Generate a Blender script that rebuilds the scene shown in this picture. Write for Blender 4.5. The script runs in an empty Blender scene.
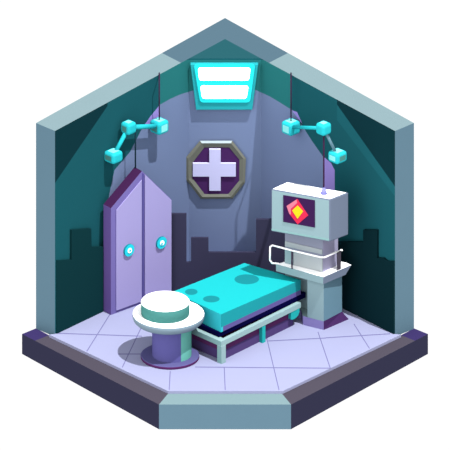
import bpy, bmesh, math
from mathutils import Vector, Matrix
from mathutils.geometry import delaunay_2d_cdt

S = 0.0135                     # metres per drawing unit
E = math.radians(25)           # camera elevation
SE, CE = math.sin(E), math.cos(E)
FZ = 3.0                       # floor surface height (units)
TOP = 227.0                    # wall height (units)
C = bpy.context.scene.collection

def W(px, py, z):
    """drawing coordinate at height z -> world point (metres)"""
    return Vector(((px-225)*S, ((330-py-z*CE)/SE)*S, z*S))
def onplane(line):
    """vertical plane standing on a plan line ((x0,y0),(x1,y1)) given at floor height"""
    (x0, y0), (x1, y1) = line
    def f(px, py, out=0.0):
        fy = y0+(y1-y0)*(px-x0)/(x1-x0)
        z = FZ+(fy-py)/CE
        p = W(px, py, z)
        a, b = W(x0, y0, FZ), W(x1, y1, FZ)
        d = (b-a).normalized(); n = Vector((d.y, -d.x, 0))
        if n.y > 0: n = -n
        return p+n*out*S
    a, b = W(x0, y0, FZ), W(x1, y1, FZ)
    d = (b-a).normalized(); n = Vector((d.y, -d.x, 0))
    if n.y > 0: n = -n
    return f, d, n

# ------------------------------------------------------------------ materials
def lin(h):
    out = []
    for i in (0, 2, 4):
        c = int(h[i:i+2], 16)/255
        out.append(c/12.92 if c <= 0.04045 else ((c+0.055)/1.055)**2.4)
    return out
ALB = {}
def _load():
    #ALB-BEGIN
    ALB.update({'rim_top': [0.1186, 0.1706, 0.1851], 'post': [0.0705, 0.1236, 0.1612], 'cap': [0.0456, 0.0799, 0.1048], 'ledge': [0.0105, 0.0525, 0.0628], 'teal': [0.0073, 0.0602, 0.0734], 'band': [0.014, 0.1116, 0.1143], 'corner_dark': [0.0034, 0.0214, 0.0275], 'blue': [0.1157, 0.1521, 0.259], 'lavender': [0.2187, 0.1676, 0.4333], 'skyline': [0.0249, 0.0242, 0.0476], 'skyline_left': [0.0035, 0.023, 0.027], 'skyline_right': [0.0028, 0.0146, 0.0185], 'floor': [0.2092, 0.2115, 0.3078], 'navy': [0.0193, 0.0192, 0.0382], 'brown': [0.044, 0.0386, 0.053], 'cap_purple': [0.0246, 0.0177, 0.0673], 'front_top': [0.1209, 0.1805, 0.1948], 'cab_body': [0.1169, 0.0955, 0.2608], 'cab_side': [0.1057, 0.0673, 0.2268], 'cab_roof': [0.0329, 0.0096, 0.043], 'cab_door': [0.2366, 0.2108, 0.3975], 'cyan': [0.0091, 0.2929, 0.3058], 'cyan_side': [0.0109, 0.2053, 0.2272], 'cyan_deep': [0.0249, 0.3426, 0.3918], 'under': [0.0796, 0.064, 0.1928], 'rail': [0.1978, 0.295, 0.3006], 'rail_side': [0.158, 0.2727, 0.2719], 'leg_cyan': [0.0136, 0.2684, 0.2637], 'mach': [0.1756, 0.2595, 0.2789], 'mach_shade_side': [0.1013, 0.1246, 0.1748], 'mach_low': [0.0901, 0.1677, 0.2136], 'neck': [0.1692, 0.1824, 0.239], 'neck_side': [0.2427, 0.2336, 0.3389], 'panel': [0.2731, 0.3008, 0.3145], 'mach_base_side': [0.0419, 0.0168, 0.0709], 'mach_base': [0.1637, 0.1397, 0.3191], 'screen': [0.0282, 0.0087, 0.0458], 'red': [0.4374, 0.0189, 0.0524], 'yellow': [0.4442, 0.3896, 0.0112], 'stool_side': [0.0436, 0.1533, 0.1429], 'column': [0.0745, 0.0696, 0.2055], 'column_teal': [0.0947, 0.3039, 0.254], 'stool_base': [0.0685, 0.066, 0.1659], 'sign_frame': [0.111, 0.1154, 0.0984], 'sign_field': [0.0426, 0.014, 0.071], 'cross': [0.3897, 0.3876, 0.5866], 'lamp_frame': [0.0153, 0.2469, 0.2768], 'disc_side': [0.13, 0.18, 0.22], 'underbed_shade': [0.056, 0.0355, 0.1128], 'maroon': [0.077, 0.0204, 0.0787], 'beam': [0.0089, 0.0734, 0.0895], 'sign_pale': [0.3, 0.36, 0.38], 'spot': [0.0071, 0.1462, 0.165], 'grout': [0.1046, 0.1015, 0.2093], 'arm_grey': [0.048, 0.1686, 0.1572], 'wire': [0.03, 0.008, 0.03], 'wire_dark': [0.006, 0.02, 0.03], 'arm': [0.015, 0.33, 0.37], 'arm_pale': [0.17, 0.52, 0.51], 'white': [0.92, 0.92, 0.92], 'stool_rim': [0.06, 0.015, 0.07], 'handle': [0.015, 0.42, 0.5], 'cross_edge': [0.6, 0.6, 0.75], 'lav_metal': [0.18, 0.18, 0.45], 'pink': [0.4374, 0.12, 0.17]}); ALB["floor"] = [min(.9, v*k) for v, k in zip(ALB["floor"], (1.03, 1.06, 1.1))]
    #ALB-END
_load()
MATS = {}
def mat(name, hexcol, k=0.55, rough=0.8, spec=0.0, emit=0.0, noise=0.0):
    if name in MATS: return MATS[name]
    m = bpy.data.materials.new(name); m.use_nodes = True
    nt = m.node_tree; b = nt.nodes['Principled BSDF']
    col = ALB.get(name) or [min(0.9, c*k) for c in lin(hexcol)]
    b.inputs['Base Color'].default_value = (*col, 1)
    b.inputs['Roughness'].default_value = rough
    b.inputs['Specular IOR Level'].default_value = spec
    if emit:
        e = lin(hexcol)
        b.inputs['Emission Color'].default_value = (*e, 1)
        b.inputs['Emission Strength'].default_value = emit
    if noise:
        tc = nt.nodes.new('ShaderNodeTexCoord'); n = nt.nodes.new('ShaderNodeTexNoise')
        n.inputs['Scale'].default_value = 3.0; n.inputs['Detail'].default_value = 3
        mx = nt.nodes.new('ShaderNodeMix'); mx.data_type = 'RGBA'
        nt.links.new(tc.outputs['Object'], n.inputs['Vector'])
        nt.links.new(n.outputs['Fac'], mx.inputs['Factor'])
        mx.inputs['A'].default_value = (*[c*(1-noise) for c in col], 1)
        mx.inputs['B'].default_value = (*[c*(1+noise) for c in col], 1)
        nt.links.new(mx.outputs['Result'], b.inputs['Base Color'])
    MATS[name] = m
    return m
PAL = dict(
 rim_top='a6c4cb', post='6b8b9d', cap='6b8b9d', ledge='33727c', teal='1f626c', band='2c7e80', corner_dark='133a42',
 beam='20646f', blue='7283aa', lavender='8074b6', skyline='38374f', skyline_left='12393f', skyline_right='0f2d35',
 floor='cdcff5', grout='8f86bd', navy='38384f', brown='666070', cap_purple='4c417c', front_top='a5c6cd',
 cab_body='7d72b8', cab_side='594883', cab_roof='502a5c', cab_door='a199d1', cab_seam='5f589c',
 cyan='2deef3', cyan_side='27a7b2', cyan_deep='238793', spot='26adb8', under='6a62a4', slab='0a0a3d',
 rail='a5c7cc', rail_side='80a5ab', underbed_shade='55457f', maroon='4a2450', leg_cyan='2bb9bd',
 white='ffffff', mach='a6c8cf', mach_shade_side='76859c', mach_low='6a8ea2', neck='7f889c', neck_side='83819a', panel='b4bfc4',
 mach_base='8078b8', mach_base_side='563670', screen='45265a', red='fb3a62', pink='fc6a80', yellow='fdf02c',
 lav_metal='8a8cc8', wire='4a2454', wire_dark='14303f', arm='2bdce4', arm_pale='9ff6f2', arm_grey='5fa9a5',
 stool_side='5ea9a3', disc_side='7f93a6', column='625fa1', column_teal='62aaa3', stool_base='7b73b5', stool_rim='54285c',
 sign_frame='6d7069', sign_pale='a9b7bb', sign_field='48285e', cross='c9cbf6', cross_edge='f4f4ff',
 lamp_frame='2aa7b2', handle='24cbdb', handle_dark='1c8a9c')
def M(n): return mat(n, PAL[n], noise={'rim_top':.02,'post':.02,'floor':.015}.get(n, 0))
def Mx(n, **k): return mat(n, PAL[n], **k)

# ------------------------------------------------------------------ mesh helpers
class MB:
    def __init__(self): self.bm = bmesh.new(); self.mats = []
    def mi(self, name):
        m = name if not isinstance(name, str) else M(name)
        if m not in self.mats: self.mats.append(m)
        return self.mats.index(m)
    def face(self, pts, m):
        vs = [self.bm.verts.new(p) for p in pts]
        f = self.bm.faces.new(vs); f.material_index = self.mi(m); return f
    def solid(self, a, b, ma, mb_, sides, skip=(), bevel=0, seg=2):
        """two matching rings a (bottom/front) and b (top/back)"""
        va = [self.bm.verts.new(p) for p in a]; vb = [self.bm.verts.new(p) for p in b]
        fs = []
        n = len(a)
        if ma is not None: f = self.bm.faces.new(va[::-1]); f.material_index = self.mi(ma); fs.append(f)
        if mb_ is not None: f = self.bm.faces.new(vb); f.material_index = self.mi(mb_); fs.append(f)
        for i in range(n):
            if i in skip: continue
            j = (i+1) % n
            f = self.bm.faces.new((va[i], va[j], vb[j], vb[i]))
            sm = sides[i] if isinstance(sides, (list, tuple)) else sides
            f.material_index = self.mi(sm); fs.append(f)
        if bevel:
            es = list({e for f in fs for e in f.edges})
            bmesh.ops.bevel(self.bm, geom=es, offset=bevel*S, segments=seg, affect='EDGES', profile=0.5)
        return fs
    def prism(self, pts, zref, z0, z1, top, sides, bottom=None, skip=(), bevel=0, seg=2):
        """pts drawn at height zref; z0/z1 numbers or per-vertex lists"""
        w = [W(x, y, zref) for x, y in pts]; n = len(pts)
        za = z0 if isinstance(z0, (list, tuple)) else [z0]*n
        zb = z1 if isinstance(z1, (list, tuple)) else [z1]*n
        a = [Vector((p.x, p.y, z*S)) for p, z in zip(w, za)]
        b = [Vector((p.x, p.y, z*S)) for p, z in zip(w, zb)]
        if bottom is None: bottom = sides[0] if isinstance(sides, (list, tuple)) else sides
        return self.solid(a, b, bottom, top, sides, skip, bevel, seg)
    def slab(self, f, pts, out, thick, front, side, bevel=0, back=None):
        """outline pts on plane function f, front surface `out` off the plane, `thick` deep"""
        a = [f(x, y, out) for x, y in pts]; b = [f(x, y, out-thick) for x, y in pts]
        return self.solid(a, b, front, back or (side[0] if isinstance(side, (list, tuple)) else side), side, (), bevel, 1)
    def tube(self, p0, p1, r, m, seg=10, r1=None):
        r1 = r if r1 is None else r1
        d = (p1-p0); L = d.length; d.normalize()
        q = d.to_track_quat('Z', 'Y').to_matrix()
        a = []; b = []
        for k in range(seg):
            t = 2*math.pi*k/seg; v = q @ Vector((math.cos(t), math.sin(t), 0))
            a.append(p0+v*r*S); b.append(p1+v*r1*S)
        fs = self.solid(a, b, m, m, m)
        for f in fs[2:]: f.smooth = True
    def ball(self, p, r, m):
        res = bmesh.ops.create_icosphere(self.bm, subdivisions=2, radius=r*S, matrix=Matrix.Translation(p))
        i = self.mi(m)
        for v in res['verts']:
            for f in v.link_faces: f.material_index = i; f.smooth = True
    def lathe(self, c, prof, mats, seg=64, matfn=None):
        """prof: list of (radius, height) in units from c; mats per span"""
        rings = []
        for r, h in prof:
            if r <= 0: rings.append([self.bm.verts.new(c+Vector((0, 0, h*S)))])
            else: rings.append([self.bm.verts.new(c+Vector((math.cos(2*math.pi*k/seg)*r*S, math.sin(2*math.pi*k/seg)*r*S, h*S))) for k in range(seg)])
        for i in range(len(rings)-1):
            A, B = rings[i], rings[i+1]
            for k in range(seg):
                j = (k+1) % seg
                if len(A) == 1: vs = (A[0], B[k], B[j])
                elif len(B) == 1: vs = (A[k], A[j], B[0])
                else: vs = (A[k], A[j], B[j], B[k])
                f = self.bm.faces.new(vs)
                mm = mats if isinstance(mats, str) else mats[i]
                if matfn: mm = matfn(i, k, seg, mm)
                f.material_index = self.mi(mm)
                f.smooth = abs(prof[i][1]-prof[i+1][1]) > 1e-6
    def paint(self, outline, base, layers, mapper):
        """flat region `outline` divided by coloured polygons `layers` [(mat, poly)]"""
        verts = [Vector(p) for p in outline]; edges = [(i, (i+1) % len(outline)) for i in range(len(outline))]
        for _, poly in layers:
            k = len(verts); verts += [Vector(p) for p in poly]
            edges += [(k+i, k+(i+1) % len(poly)) for i in range(len(poly))]
        vo, eo, fo, *_ = delaunay_2d_cdt(verts, edges, [], 0, 1e-4)
        nv = [self.bm.verts.new(mapper(v.x, v.y)) for v in vo]
        for f in fo:
            c = sum((vo[i] for i in f), Vector((0, 0)))/len(f)
            if not inside(c, outline): continue
            mm = base
            for n, poly in layers:
                if inside(c, poly): mm = n
            try:
                g = self.bm.faces.new([nv[i] for i in f]); g.material_index = self.mi(mm)
            except ValueError: pass
    def build(self, name, parent=None, flip=True):
        bm = self.bm
        bmesh.ops.delete(bm, geom=[v for v in bm.verts if not v.link_faces], context='VERTS')
        bmesh.ops.remove_doubles(bm, verts=bm.verts, dist=1e-5)
        bmesh.ops.recalc_face_normals(bm, faces=bm.faces)
        if parent is not None:
            root = parent
            while root.parent: root = root.parent
            bmesh.ops.translate(bm, verts=bm.verts, vec=-root.location)
        me = bpy.data.meshes.new(name); bm.to_mesh(me); bm.free()
        for m in self.mats: me.materials.append(m)
        o = bpy.data.objects.new(name, me); C.objects.link(o)
        if parent is not None: o.parent = parent
        return o
def inside(p, poly):
    x, y = p[0], p[1]; c = False; n = len(poly)
    for i in range(n):
        x1, y1 = poly[i]; x2, y2 = poly[i-1]
        if (y1 > y) != (y2 > y) and x < (x2-x1)*(y-y1)/(y2-y1)+x1: c = not c
    return c
def thing(name, label, cat, loc, group=None):
    o = bpy.data.objects.new(name, None); C.objects.link(o); o.location = loc
    o['label'] = label; o['category'] = cat; o.empty_display_size = .2
    if group: o['group'] = group
    return o
def struct(o): o['kind'] = 'structure'; return o
def ellipse(cx, cy, rx, ry, n=28): return [(cx+rx*math.cos(2*math.pi*k/n), cy+ry*math.sin(2*math.pi*k/n)) for k in range(n)]
def rrect(pts, r, n=4):
    """round the corners of a polygon"""
    out = []; N = len(pts)
    for i in range(N):
        p = Vector(pts[i]); a = (Vector(pts[i-1])-p).normalized(); b = (Vector(pts[(i+1) % N])-p).normalized()
        p0, p1 = p+a*r, p+b*r
        for k in range(n+1):
            t = k/n; q = p0*(1-t)**2+p*2*t*(1-t)+p1*t*t; out.append((q.x, q.y))
    return out
def mir(p): return [(450-x, y) for x, y in p][::-1]

# ------------------------------------------------------------------ SETTING: floor and base
WF = lambda x: 334-0.5412*(x-55) if x <= 225 else 334-0.5412*(395-x)     # wall foot line (floor height)
fl = [(49, 334.5), (168, 391), (283, 391), (401, 334.5), (395, 334), (261, WF(261)), (189, WF(189)), (55, 334)]
def stroke(a, b, w=.45):
    a, b = Vector(a), Vector(b); d = (b-a).normalized(); n = Vector((-d.y, d.x))*w
    return [tuple(a+n), tuple(b+n), tuple(b-n), tuple(a-n)]
lines = [((55.5, 333.2), (142, 336.2)), ((110.7, 313), (86.7, 351.5)), ((141, 328), (122.2, 367.5)), ((118, 354), (160, 354)),
         ((170.2, 371), (169.2, 389.8)), ((224.2, 367), (225.2, 390)), ((195, 367), (331, 368.2)), ((266, 335), (279, 390)),
         ((268, 341), (326, 338)), ((326, 337.8), (390, 333.8)), ((318, 332), (330.2, 368)), ((354, 324), (369.5, 348.5))]
b = MB()
b.paint(fl, 'floor', [('grout', stroke(*l)) for l in lines], lambda x, y: W(x, y, FZ))
b.prism(fl, FZ, -20, FZ, None, 'floor', bottom='navy')
struct(b.build('floor'))

b = MB()   # left dark edge
b.prism([(35, 340.7), (159, 404.5), (168, 393.7), (49, 337.2), (49, 335.2)], 0, [-22.6, -27.4, -27, -24, -24], 0, 'brown', 'navy')
struct(b.build('trim_1'))
b = MB()
b.prism(mir([(35, 340.7), (159, 404.5), (168, 393.7), (49, 337.2), (49, 335.2)]), 0, [-24, -24, -27, -27.4, -22.6], 0, 'brown', 'navy')
struct(b.build('trim_2'))
b = MB()   # pale front edge
b.prism([(159, 404.5), (291, 404.5), (282, 393.7), (168, 393.7)], 0, -27.4, 0, 'front_top', 'post')  # paler top and darker front: sunlit and shaded faces set by colour
struct(b.build('trim_3'))
capq = [(22, 334), (35, 340.7), (49, 335.2), (36, 328.3)]
b = MB(); b.prism(capq, 0, [-22, -22.6, -24, -22], 0, 'cap_purple', 'navy'); struct(b.build('trim_4'))
b = MB(); b.prism(mir(capq), 0, [-22, -24, -22.6, -22], 0, 'cap_purple', 'navy'); struct(b.build('trim_5'))

# ------------------------------------------------------------------ walls with painted mural; light beam and dark corners set in colour
DY = (TOP-FZ)*CE
teal_l = 'teal'
blue = [(150, 300), (108, 300), (106, 225), (108.7, 197), (114.5, 170), (130, 152), (140.7, 131), (150, 117), (160, 104.6), (170, 99), (180, 94.5), (192.7, 90.5), (225, 78),
        (257, 90.5), (270, 96.5), (280, 102.5), (292, 110), (300, 122), (312, 141), (324, 158), (324, 300)]
lav_r = [(324, 157), (331, 163), (334.7, 170), (334.7, 230), (324, 230)]
lav_r2 = [(292, 110.2), (297, 112), (302.5, 124), (300, 121.5)]
lav_l = [(160, 104.6), (150, 117), (143, 127), (152, 124), (160, 115)]
dark_l = [(50, 130), (107.5, 100), (107.5, 106), (50, 190.5)]
dark_r = [(337, 104.5), (337, 98), (400, 130), (400, 193.5)]
beam_r = [(337, 104.5), (400, 194.4), (400, 203), (337, 120)]
band = [(159, 60), (291, 60), (291, 111), (257, 92), (225, 80), (193, 92), (159, 106)]
sky_paint = [(109, 300), (109, 219), (186.5, 219), (186.5, 300)]
layers = [('band', band), ('beam', beam_r), ('corner_dark', dark_l), ('corner_dark', dark_r), ('blue', blue), ('lavender', lav_l), ('lavender', lav_r2), ('lavender', lav_r)]
def clip_layers(x0, x1):
    return [l for l in layers if max(p[0] for p in l[1]) > x0 and min(p[0] for p in l[1]) < x1]
def mural(b, x0, x1):
    y0, y1 = (WF(x0), WF(x1))
    if (x0, x1) == (189, 261): y0 = y1 = WF(189)
    f, d, n = onplane(((x0, y0), (x1, y1)))
    out = [(x0, y0-DY), (x1, y1-DY), (x1, y1+3*CE), (x0, y0+3*CE)]
    # extend the outline downwards to the base (behind the floor)
    b.paint(out, 'teal', clip_layers(x0, x1), lambda x, y: f(x, y))
def z0pts(l): return [(x, y+DY+FZ*CE) for x, y in l]
IN = lambda x: WF(x)-DY
b = MB()
b.prism([(36, 123), (55, IN(55)), (181, IN(181)), (162, 53)], TOP, 0, TOP, 'rim_top', ['post', 'teal', 'post', 'post'], skip=(1,))  # pale rim top and darker end faces: sun and shade put into colour
mural(b, 55, 181); struct(b.build('wall_left'))
b = MB()
b.prism(mir([(36, 123), (55, IN(55)), (181, IN(181)), (162, 53)]), TOP, 0, TOP, 'rim_top', ['post', 'teal', 'post', 'post'], skip=(1,))
mural(b, 269, 395); struct(b.build('wall_right'))
b = MB()
bk = [(162, 53), (181, IN(181)), (189, IN(189)), (261, IN(189)), (269, IN(181)), (288, 53), (225, 18)]
b.prism(bk, TOP, 0, TOP, None, 'post', skip=(1, 2, 3))
b.paint(bk, 'cap', [('ledge', [(187, IN(187)+.01), (225, IN(225)), (263, IN(187)+.01), (263, 70), (187, 70)])], lambda x, y: W(x, y, TOP))
mural(b, 181, 189); mural(b, 189, 261); mural(b, 261, 269)
struct(b.build('wall_back'))

# skyline boards standing against the walls
def board(name, line, top, m, th=3):
    (x0, y0), (x1, y1) = line
    f, d, n = onplane(line)
    b = MB(); b.slab(f, [(x0, y0)]+top+[(x1, y1)], 0, th, m, m)
    return struct(b.build(name))
board('trim_6', ((57, 333.8), (103.4, 311.6)), [(57, 260.5), (71.7, 260), (71.7, 230), (91.3, 228.7), (91.7, 247.3), (103.4, 246.7)], 'skyline_left')
board('trim_7', ((171.4, 291), (304, 291)), [(171.4, 214), (186.5, 214), (186.5, 262.5), (191, 262.5), (191, 238), (208.5, 238), (208.5, 252.5), (256, 252.5), (256, 219.5), (304, 219.5)], 'skyline')
board('trim_8', ((335, 304.5), (393.6, 334.3)), [(335, 242), (363, 242), (363, 230), (377, 230), (377, 258), (383.5, 258), (387, 261), (393.6, 261)], 'skyline_right')

# ------------------------------------------------------------------ LAMP on the back corner
yf = WF(189)
f, d, n = onplane(((180, yf), (270, yf)))
t = thing('wall_lamp', 'glowing cyan light box with two white tubes high on the back corner', 'lamp', f(225, 86))
OUT = 5
def fr(pts, dep): return [(x, y+dep*SE) for x, y in pts]   # keep the drawn outline while standing off the wall
def fslab(b, pts, out, th, front, side, bevel=0): b.slab(f, [(x, y-out*SE) for x, y in pts], out, th, front, side, bevel)
b = MB(); fslab(b, [(190.3, 64.3), (258.3, 64.3), (252.3, 110), (196, 110)], OUT, OUT, Mx('lamp_frame'), Mx('lamp_frame'), .5)
b.build('housing', t)
glow = mat('lamp_glow', '2deef6', k=.25, emit=.75); tube_m = mat('lamp_tube', 'ffffff', emit=3.0)
b = MB(); fslab(b, rrect([(193.8, 64.4), (255.2, 64.4), (250, 102.5), (200.2, 102.5)], 3.5), OUT+1.5, 1.5, glow, glow); b.build('light_panel', t)
for q in ([(198, 68), (250.5, 68), (249, 80.5), (199.3, 80.5)], [(200.3, 86), (248.5, 86), (246.5, 98.7), (202.2, 98.7)]):
    b = MB(); fslab(b, rrect(q, 2.6), OUT+2.4, .9, tube_m, tube_m); b.build('light_tube', t)

# ------------------------------------------------------------------ SIGN
t = thing('hospital_sign', 'octagonal purple wall sign with a pale cross in a grey frame', 'sign', f(216, 170))
oc = [(200, 140.7), (232.2, 140.7), (246, 158.4), (245, 182.5), (232.6, 198.6), (200.8, 198.8), (186.2, 180), (186.2, 157)]
ic = [(204.3, 147.4), (229.2, 147.4), (239.4, 159.6), (239.2, 180.7), (228.3, 194), (204.5, 194), (192.3, 178), (192.3, 163)]
SO = 4.6
mid = [((a[0]*.62+c[0]*.38), (a[1]*.62+c[1]*.38)) for a, c in zip(oc, ic)]
b = MB()
P = lambda pts, out: [f(x, y-out*SE, out) for x, y in pts]
r0, r1, r2, r3 = P(oc, SO-4), P(oc, SO-1.2), P(mid, SO), P(ic, SO-1.5)
b.solid(r0, r1, None, None, 'sign_frame')
b.solid(r1, r2, None, None, ['sign_pale', 'sign_frame', 'sign_frame', 'sign_frame', 'sign_frame', 'sign_frame', 'sign_frame', 'sign_frame'])  # paler top bevel, its highlight painted in
b.solid(r2, r3, None, None, 'sign_frame')
b.face(r0[::-1], 'sign_frame'); b.build('frame', t)
b = MB(); b.slab(f, [(x, y-(SO-2)*SE) for x, y in ic], SO-2, 1.2, 'sign_field', 'sign_field'); b.build('sign_board', t)
cr = [(209.3, 149.3), (220.7, 149.3), (220.7, 163.3), (235.8, 163.3), (235.8, 176.6), (220.7, 176.6), (220.7, 190.8), (209.3, 190.8), (209.3, 176.6), (192.8, 176.6), (192.8, 163.3), (209.3, 163.3)]
b = MB(); b.slab(f, [(x, y-SO*SE) for x, y in cr], SO, 2.2, 'cross', 'cross_edge'); b.build('cross', t)
b = MB(); b.slab(f, [(205, 160), (226, 160), (226, 178), (205, 178)], SO-4, SO-4, 'sign_frame', 'sign_frame'); b.build('wall_bracket', t)

# ------------------------------------------------------------------ CABINET
f, d, n = onplane(((111, 315), (171, 293)))
fy = lambda x: 315+(293-315)*(x-111)/60
BK = Vector((-7.5, 9.4, 0))*S
t = thing('cabinet', 'purple cabinet with a gabled top and two doors with round cyan handles', 'cabinet', W(139, 302, FZ))
prof = [(111, 315), (111, 208.2), (142, 171), (171, 199), (171, 293)]
b = MB()
a = [f(x, y) for x, y in prof]; bb = [p+BK for p in a]
b.solid(a, bb, 'cab_body', 'cab_side', ['cab_side', 'cab_roof', 'cab_roof', 'cab_side', 'cab_side'])  # side tone has the shade of the cabinet's flank in its colour
b.build('body', t)
def door(pts, hx, hy, ring):
    b = MB(); b.slab(f, pts, 1.2, 1.2, 'cab_door', 'cab_body', .3); dr = b.build('door', t)
    c = f(hx, hy, 1.2)
    def disc(b, r, o0, o1, m, m2=None, du=0, dz=0, ri=None):
        cc = c+d*du*S+Vector((0, 0, dz*S))
        R = [cc+(d*math.cos(q)+Vector((0, 0, 1))*math.sin(q))*r*S for q in [2*math.pi*k/28 for k in range(28)]]
        b.solid([p+n*o1*S for p in R], [p+n*o0*S for p in R], m, m2 or m, m2 or m)
    b = MB(); disc(b, 6.4, 0, 2.2, 'handle', 'handle_dark'); h = b.build('handle', dr)
    b = MB(); disc(b, 2.6, 2.2, 2.9, 'white', 'white'); disc(b, 1.3, 2.9, 3.1, 'handle', 'handle', *ring); b.build('knob_ring', h) if False else b.build('handle_button', dr)
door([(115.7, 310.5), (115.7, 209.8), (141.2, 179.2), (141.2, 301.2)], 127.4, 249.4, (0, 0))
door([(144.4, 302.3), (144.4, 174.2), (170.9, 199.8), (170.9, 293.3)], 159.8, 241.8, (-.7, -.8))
b = MB(); b.slab(f, [(142, 303.3), (142, 173), (143.8, 174), (143.8, 302.6)], .3, .3, 'cab_seam', 'cab_seam'); b.build('door_gap_strip', t)

# ------------------------------------------------------------------ BED
RT = 27.3
t = thing('treatment_bed', 'low treatment bed with a spotted cyan mattress on a pale frame', 'bed', W(222, 341, FZ))
ro = [(221.3, 341.8), (301, 302.5), (250, 280), (168, 318)]       # outer frame at rail-top height
def inset(q, k):
    c = Vector((sum(p[0] for p in q)/4, sum(p[1] for p in q)/4)); return [tuple(c+(Vector(p)-c)*k) for p in q]
ri = inset(ro, .88)
b = MB()
o1 = [W(x, y, RT) for x, y in ro]; i1 = [W(x, y, RT) for x, y in ri]
dn = Vector((0, 0, -5.5*S))
b.solid([p+dn for p in o1], o1, None, None, ['rail', 'rail', 'rail', 'rail_side'])
b.solid(o1, i1, None, None, 'rail'); b.solid(i1, [p+dn for p in i1], None, None, 'rail_side')
b.solid([p+dn for p in i1], [p+dn for p in o1], None, None, 'rail_side')
b.build('frame', t)
def leg(px, py, w, z1, m, ms, pt=None):
    """square leg whose front foot edge stands at (px,py) on the floor"""
    b = MB(); u = Vector((1, 1.06)).normalized()*w; v = Vector((-1, 1.06)).normalized()*w
    p = W(px, py, FZ); q = [p, p+Vector((u.x, u.y, 0))*S, p+Vector((u.x+v.x, u.y+v.y, 0))*S, p+Vector((v.x, v.y, 0))*S]
    b.solid(q, [c+Vector((0, 0, (z1-FZ)*S)) for c in q], ms, m, [m, m, ms, ms]); return b.build('leg', t)
leg(221.5, 364.2, 6.3, RT-5, 'rail', 'rail_side')
leg(262.3, 343.3, 4.6, RT-5.5, 'leg_cyan', 'leg_cyan')
b = MB(); p = W(291, 329.0, FZ); q = W(299.5, 325.2, FZ); v = Vector((-2.6, 2.7, 0))*S
R = [Vector((p.x+(q.x-p.x)*a_, p.y+(q.y-p.y)*a_, z_*S)) for a_, z_ in ((0, 21.8), (1, 21.8), (1, 18), (.85, 14.5), (.55, 12.6), (.2, 12.4), (0, 13.5))]
b.solid(R, [k_+v for k_ in R], 'leg_cyan', 'leg_cyan', 'leg_cyan'); b.build('corner_bracket', t)
leg(172, 339, 5, RT-5.5, 'rail', 'rail_side'); leg(250, 305, 5, RT-5.5, 'rail', 'rail_side')
pl = [(221.3, 361.8), (296, 325.0), (250, 304), (171, 339.5)]
b = MB(); b.prism(inset(pl, .955), FZ, FZ, 13, 'underbed_shade', 'underbed_shade'); b.build('underbed_shade', t)  # solid block standing in for the shade under the bed
b = MB(); b.prism(inset(pl, .95), FZ, 13, RT-5.6, 'maroon', 'maroon'); b.build('underbed_shade_top', t)  # maroon upper part of the same under-bed shade, built as a block
sl = [(219, 337.6), (305.9, 297.5), (253, 279.5), (167.5, 315)]
b = MB(); b.prism(sl, RT, RT, RT+5.6, 'slab', 'slab', bevel=.4, seg=1); b.build('bed_board', t)
ZB = RT+5.6
# mattress foot points at the board top, top surface per-corner height
mt = [(221, 314.3), (300.7, 279.8), (244.3, 263), (172.5, 291.8)]
mz = [52.8, 49.0, 49.5, 51.5]
base = [(220.4+.6, 314.3), (300.7, 279.8), (244.3, 263), (172.5, 291.8)]
topw = [W(x, y, z) for (x, y), z in zip(mt, mz)]
b = MB()
low = [Vector((p.x, p.y, (ZB+5.2)*S)) for p in topw]
c0 = sum(topw, Vector())/4
def tm(x, y):   # height by inverse-distance of the top plane through three corners
    A, B, D = topw[0], topw[1], topw[3]
    nn = (B-A).cross(D-A)
    p0, p1 = W(x, y, 0), W(x, y, 60)
    k = nn.dot(A-p0)/nn.dot(p1-p0); return p0+(p1-p0)*k
topw[2] = tm(*mt[2]); low[2] = Vector((topw[2].x, topw[2].y, (ZB+5.2)*S))
b.solid(low, topw, 'cyan_side', None, ['cyan_side', 'cyan_side', 'cyan_side', 'cyan_deep'])  # one tone per mattress face, light and shade put into the colour
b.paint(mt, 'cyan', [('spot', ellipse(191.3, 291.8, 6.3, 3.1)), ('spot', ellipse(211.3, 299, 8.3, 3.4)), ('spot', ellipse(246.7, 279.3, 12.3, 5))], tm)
# thicker foot end that drops over the padded layer
e0, e1 = low[0], low[3]; inn = (low[1]-low[0]).normalized()*3*S; dz = Vector((0, 0, -5.2*S))
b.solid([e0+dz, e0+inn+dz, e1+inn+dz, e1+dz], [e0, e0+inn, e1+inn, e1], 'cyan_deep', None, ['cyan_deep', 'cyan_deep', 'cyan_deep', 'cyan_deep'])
b.build('mattress', t)
ins = (low[1]-low[0]).normalized()*3*S
b = MB(); q = [low[0]+ins, low[1], low[2], low[3]+ins]
b.solid([p+dz for p in q], q, 'under', 'under', 'under'); b.build('padding_layer', t)

# ------------------------------------------------------------------ STOOL
t = thing('round_stool', 'round pedestal stool with a white cushion in front of the cyan bed', 'stool', W(170, 357.5, FZ))
c = W(170, 357.5, FZ)
b = MB(); b.lathe(c, [(0, 0), (29, 0), (29.3, .6), (29.3, 2.8), (28.6, 3.4), (0, 3.4)], ['stool_rim', 'stool_rim', 'stool_rim', 'stool_base', 'stool_base']); b.build('base', t)
cc = W(171.8, 357.5, FZ)
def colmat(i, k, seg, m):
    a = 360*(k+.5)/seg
    return 'column_teal' if (a > 298 or a < 20) else m  # teal arc paints the lit side of the column
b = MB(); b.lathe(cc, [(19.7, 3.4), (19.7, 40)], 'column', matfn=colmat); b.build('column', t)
cd = W(168.5, 357.5, FZ)
H = (357.5-313.8)/CE
b = MB(); b.lathe(cd, [(0, H-9.2), (29, H-9.2), (33, H-7.8), (35.2, H-5.4), (36, H-2.5), (36, H), (35.6, H+.4), (0, H+.4)], ['disc_side']*6+['white']); b.build('seat_disc', t)
cq = W(165.3, 357.5, FZ); H2 = (357.5-300.8)/CE
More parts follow.
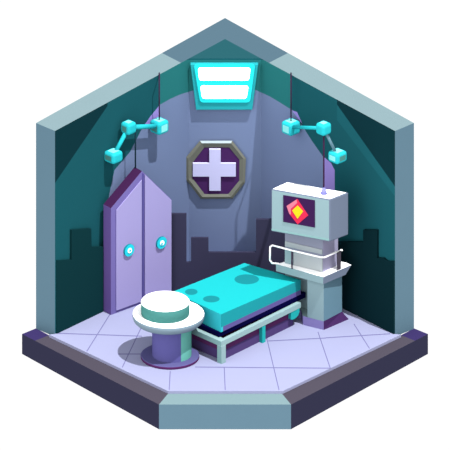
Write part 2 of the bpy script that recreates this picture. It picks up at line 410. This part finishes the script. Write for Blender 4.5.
b = MB(); b.lathe(cq, [(0, H+.4), (24.2, H+.4), (24.4, H2-1), (23.6, H2), (0, H2)], ['stool_side', 'stool_side', 'white', 'white']); b.build('cushion', t)

# ------------------------------------------------------------------ MACHINE
t = thing('medical_monitor', 'tall pale medical machine with a screen showing a red and yellow diamond', 'medical machine', W(318, 322, FZ))
bodyq = [(323.7, 321.3), (342, 311.6), (304, 302.5), (280, 310.3)]
BZ = 12.6; SH = 0.0; TZ = 63.7-SH
b = MB()
bot = [(323.7, 330), (348.7, 319.3), (306, 306), (279.5, 312.5), (300.8, 319), (303, 324.8)]
tpb = [(323.7, 321.3), (342, 311.6), (306, 296), (279.5, 302.4), (300.8, 310), (303, 316)]
A = [W(x, y, FZ) for x, y in bot]; B = [W(x, y, BZ) for x, y in tpb]
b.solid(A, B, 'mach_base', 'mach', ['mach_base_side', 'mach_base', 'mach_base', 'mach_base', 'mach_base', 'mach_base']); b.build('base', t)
b = MB(); b.prism([(323.7, 321.3), (342, 311.6), (304, 294.5), (285, 301.8), (307.1, 309), (307.4, 317.2)], BZ, BZ, 56, 'mach', ['mach_low', 'mach', 'mach', 'mach', 'mach', 'mach']); b.build('cabinet_body', t)  # right face toned darker, its shade set in the colour
tray = [(323.2, 284), (344, 274.5), (351.2, 267), (349, 266.5), (309, 263), (276, 271.5)]
b = MB()
tp = [(323.2, 277), (351.3, 265), (346, 262.5), (309, 256), (276, 264)]
bt = [(323.2, 277), (345.5, 267.6), (343, 264), (309, 256), (276, 264)]
ta = [W(x, y, TZ) for x, y in tp]; tb = [W(x, y, TZ)-Vector((0, 0, 7.9*S)) for x, y in bt]
b.solid(tb, ta, 'mach', 'white', ['mach_shade_side', 'mach_shade_side', 'mach', 'mach', 'mach']); b.build('tray', t)  # tray side tone carries shade in its colour
nk = [(323, 272.2), (338, 264.8), (300, 257.5), (285, 262.8)]
b = MB(); b.prism(nk, TZ, TZ, 105-SH, 'neck', ['neck_side', 'neck', 'neck', 'neck']); nkO = b.build('neck', t)
dzf = (TZ-FZ)*CE
nf, nd, nn_ = onplane(((285, 262.8+dzf), (323, 272.2+dzf)))
b = MB(); b.slab(nf, [(285.3, 241), (322.3, 249.6), (322.3, 254), (285.3, 246)], .8, .8, 'panel', 'panel'); b.build('label_strip', t)
b = MB(); b.slab(nf, [(294, 251.5), (322.7, 258.5), (322.7, 272), (294, 265)], .8, .8, 'panel', 'panel'); b.build('lower_panel', t)
b = MB(); b.slab(nf, [(285.2, 249.5), (293.4, 251.4), (293.4, 264.7), (285.2, 262.8)], .8, .8, 'mach', 'mach'); b.build('lower_panel', t)
HT = 151.5-SH; HB = 104.8-SH
hd = [(330, 199.6), (348.6, 192.4), (287, 181.8), (271, 189)]
b = MB(); b.prism(hd, HT, HB, HT, 'white', ['mach_shade_side', 'mach', 'mach', 'mach'], bevel=1.1, seg=2)  # white top and darker right face put light and shade into colour
hO = b.build('monitor_head', t)
hf, hdr, hn = onplane(((271, 189+(HT-FZ)*CE), (330, 199.6+(HT-FZ)*CE)))
b = MB(); b.slab(hf, [(271.6, 228.6), (329.2, 239), (329.2, 240.8), (271.6, 230.2)], .5, .5, 'rail_side', 'rail_side'); b.build('bottom_strip', t)
b = MB(); b.slab(hf, [(283.4, 195), (315, 200.3), (315, 227.4), (283.4, 221.6)], .7, .7, 'screen', 'screen'); sc = b.build('screen', t)
b = MB()
b.slab(hf, [(287, 205.6), (297.6, 198.6), (308.6, 215), (298, 224), (289.8, 213.5)], 1.0, .3, 'red', 'red')
b.slab(hf, [(287, 205.6), (296.8, 199.1), (297.6, 202.5), (291.2, 208.5), (291.4, 214.2), (289.8, 213.5)], 1.2, .2, 'pink', 'pink')
b.slab(hf, [(292.6, 210), (298, 205), (303.6, 211), (298, 218.3)], 1.3, .3, 'yellow', 'yellow')
b.build('diamond_symbol', sc)
# hand rail round the neck
def rp(x, y, z): return W(x, y, z)
zr = 84.0-SH
b = MB()
k = (zr-TZ)*CE
pts = [(271.5, 246.2), (270, 248), (270, 260.5), (272, 263.3), (276.5, 264.5)]
# rail loop: top run at height zr, left end drops to the tray
tr = [W(342, 250.3, zr), W(341, 250.0, zr), W(324.5, 257.3, zr), W(321, 257.3, zr), W(291, 250.2, zr), W(272.5, 245.3, zr)]
x0 = tr[-1]
drop = [Vector((x0.x-2.3*S, x0.y, x0.z-1.8*S)), Vector((x0.x-2.6*S, x0.y, x0.z-16*S)), Vector((x0.x-.5*S, x0.y, x0.z-19.6*S)), Vector((x0.x+6*S, x0.y-1.5*S, x0.z-20.3*S+.9*S))]
ch = tr+drop
for p, q in zip(ch, ch[1:]): b.tube(p, q, .9, 'white', 8)
for p in ch: b.ball(p, .9, 'white')
b.build('hand_rail', t)
b = MB(); p = tr[4]; p = Vector((p.x+1*S, p.y, p.z)); b.tube(p, Vector((p.x, p.y, TZ*S)), .8, 'wire', 8); b.build('rail_post', t)
b = MB(); p = W(339.3, 252, zr); b.prism([(337.4, 252.2), (341, 250.6), (340.2, 249.4), (336.8, 251)], zr, TZ, zr, 'brown', 'brown'); b.build('rail_post', t)

# ------------------------------------------------------------------ HANGING ARMS
def joint(b, c, a, h, left, right, rot=45, front='arm'):
    """rounded block; left/right are its two camera-side faces"""
    b2 = bmesh.new()
    bmesh.ops.create_cube(b2, size=1)
    bmesh.ops.scale(b2, verts=b2.verts, vec=(a*S, a*S, h*S))
    bmesh.ops.rotate(b2, verts=b2.verts, matrix=Matrix.Rotation(math.radians(rot), 3, 'Z'))
    bmesh.ops.translate(b2, verts=b2.verts, vec=c)
    ia, il, ir, ip = b.mi(front), b.mi(left), b.mi(right), b.mi('arm_pale')
    b2.normal_update()
    for f_ in b2.faces:
        nn = f_.normal
        if nn.z > .9: f_.material_index = ip
        elif nn.y < -.1: f_.material_index = il if nn.x < 0 else ir  # face tones put highlight and shade into the block's colour
        else: f_.material_index = ia
    bmesh.ops.bevel(b2, geom=list(b2.edges), offset=3.2*S, segments=4, affect='EDGES', profile=.5)
    me = bpy.data.meshes.new('tmp'); b2.to_mesh(me); b2.free(); b.bm.from_mesh(me); bpy.data.meshes.remove(me)
def arm(side):
    def pt(x, y, yfl): return W(x if side < 0 else 450-x, y, FZ+(yfl-y)/CE)
    if side < 0:
        lab = 'cyan jointed arm hanging on a thin rod above the purple cabinet'
        A, Bq, Cq = pt(159.3, 126, 284), pt(128.6, 127.3, 301), pt(113.4, 156, 307)
        rodx, rody0, rody1, ryf = 135.4, 121, 171.5, 300.4
        fm = [('arm_grey', 'arm_pale'), ('arm_grey', 'arm'), ('arm_grey', 'arm')]
    else:
        lab = 'cyan jointed arm hanging on a thin rod above the pale medical machine'
        A, Bq, Cq = W(291, 127, FZ+(284-127)/CE), W(323.6, 128.2, FZ+(327.3-128.2)/CE), W(337.5, 156, FZ+(325-156)/CE)
        fm = [('arm_pale', 'arm'), ('arm', 'arm'), ('arm_pale', 'arm_grey')]
    t = thing('hanging_arm', lab, 'medical arm', Vector((A.x, A.y, (TOP+1)*S)), 'jointed arms hanging from the wall tops')
    # rod from the wall rim down to the first joint
    b = MB(); ztop = TOP+.9
    top = Vector((A.x, A.y, ztop*S)); b.tube(Vector((A.x, A.y, A.z+4*S)), top, .65, 'wire', 8)
    xr = A.x/S+225; yb = 53.5+6 if False else None
    back = top+Vector((0, 17*S, 0)); b.tube(top, back, .65, 'wire', 8); b.ball(top, .65, 'wire')
    b.tube(back, Vector((back.x, back.y, TOP*S)), .65, 'wire', 8); b.ball(back, .65, 'wire')
    b.build('hanging_rod', t)
    for i, (p, (l, r)) in enumerate(zip((A, Bq, Cq), fm)):
        b = MB(); sz = [(14.8, 13.8), (12.4, 12.4), (14.8, 11.8)][i]
        joint(b, p, sz[0], sz[1], l, r); b.build('lamp_head' if i == 2 else 'joint', t)
    lm = 'arm' 
    b = MB(); b.tube(A, Bq, 2.5 if side < 0 else 1.8, lm, 12); b.build('arm_link', t)
    b = MB(); b.tube(Bq, Cq, 2.2 if side < 0 else 1.5, lm if side < 0 else 'mach_low', 12); b.build('arm_link', t)
    b = MB()
    if side < 0:
        b.tube(W(rodx, rody0, FZ+(ryf-rody0)/CE)+Vector((0, -9*S, -1)) if False else pt(rodx, 121.5, ryf), pt(rodx, 169.8, ryf), .75, 'wire_dark', 8)
        b.build('connecting_rod', t)
    else:
        zt = HT
        foot = W(323.8, 193.8, zt)
        b.tube(Vector((foot.x, foot.y, Bq.z-4*S)), foot+Vector((0, 0, 4*S)), .75, 'wire', 8); b.build('connecting_rod', t)
        b = MB(); b.tube(foot, foot+Vector((0, 0, 7*S)), 3.4, 'lav_metal', 16, r1=1.1); b.build('rod_socket', t)
arm(-1); arm(1)

# ------------------------------------------------------------------ LIGHT, WORLD, CAMERA
w = bpy.data.worlds.new('World'); bpy.context.scene.world = w; w.use_nodes = True
w.node_tree.nodes['Background'].inputs['Color'].default_value = (1, 1, 1, 1)
w.node_tree.nodes['Background'].inputs['Strength'].default_value = 1.05
sun = bpy.data.lights.new('sun', 'SUN'); sun.energy = 6.2; sun.angle = math.radians(.7)
so = bpy.data.objects.new('sun', sun); C.objects.link(so)
so.location = (3, -3, 8); so.rotation_euler = Vector((-.31, .30, -1)).to_track_quat('-Z', 'Y').to_euler()

fill = bpy.data.lights.new('wall_fill', 'SUN'); fill.energy = 3.4; fill.angle = math.radians(100)  # added fill lamp to even out the wall brightness, no visible source
fo = bpy.data.objects.new('wall_fill', fill); C.objects.link(fo)
fo.location = (0, -6, 4); fo.rotation_euler = Vector((.7, 1, -.3)).to_track_quat('-Z', 'Y').to_euler()

cam = bpy.data.cameras.new('camera'); cam.type = 'ORTHO'; cam.ortho_scale = 450*S
co = bpy.data.objects.new('camera', cam); C.objects.link(co)
tgt = W(225, 225, (330-225)/CE)
co.location = tgt+Vector((0, -CE, SE))*14
co.rotation_euler = (math.radians(90)-E, 0, 0)
cam.clip_end = 60
sc_ = bpy.context.scene; sc_.camera = co
sc_.view_settings.view_transform = 'Standard'; sc_.view_settings.look = 'None'
sc_.view_settings.exposure = 0; sc_.view_settings.gamma = 1; sc_.view_settings.use_curve_mapping = False
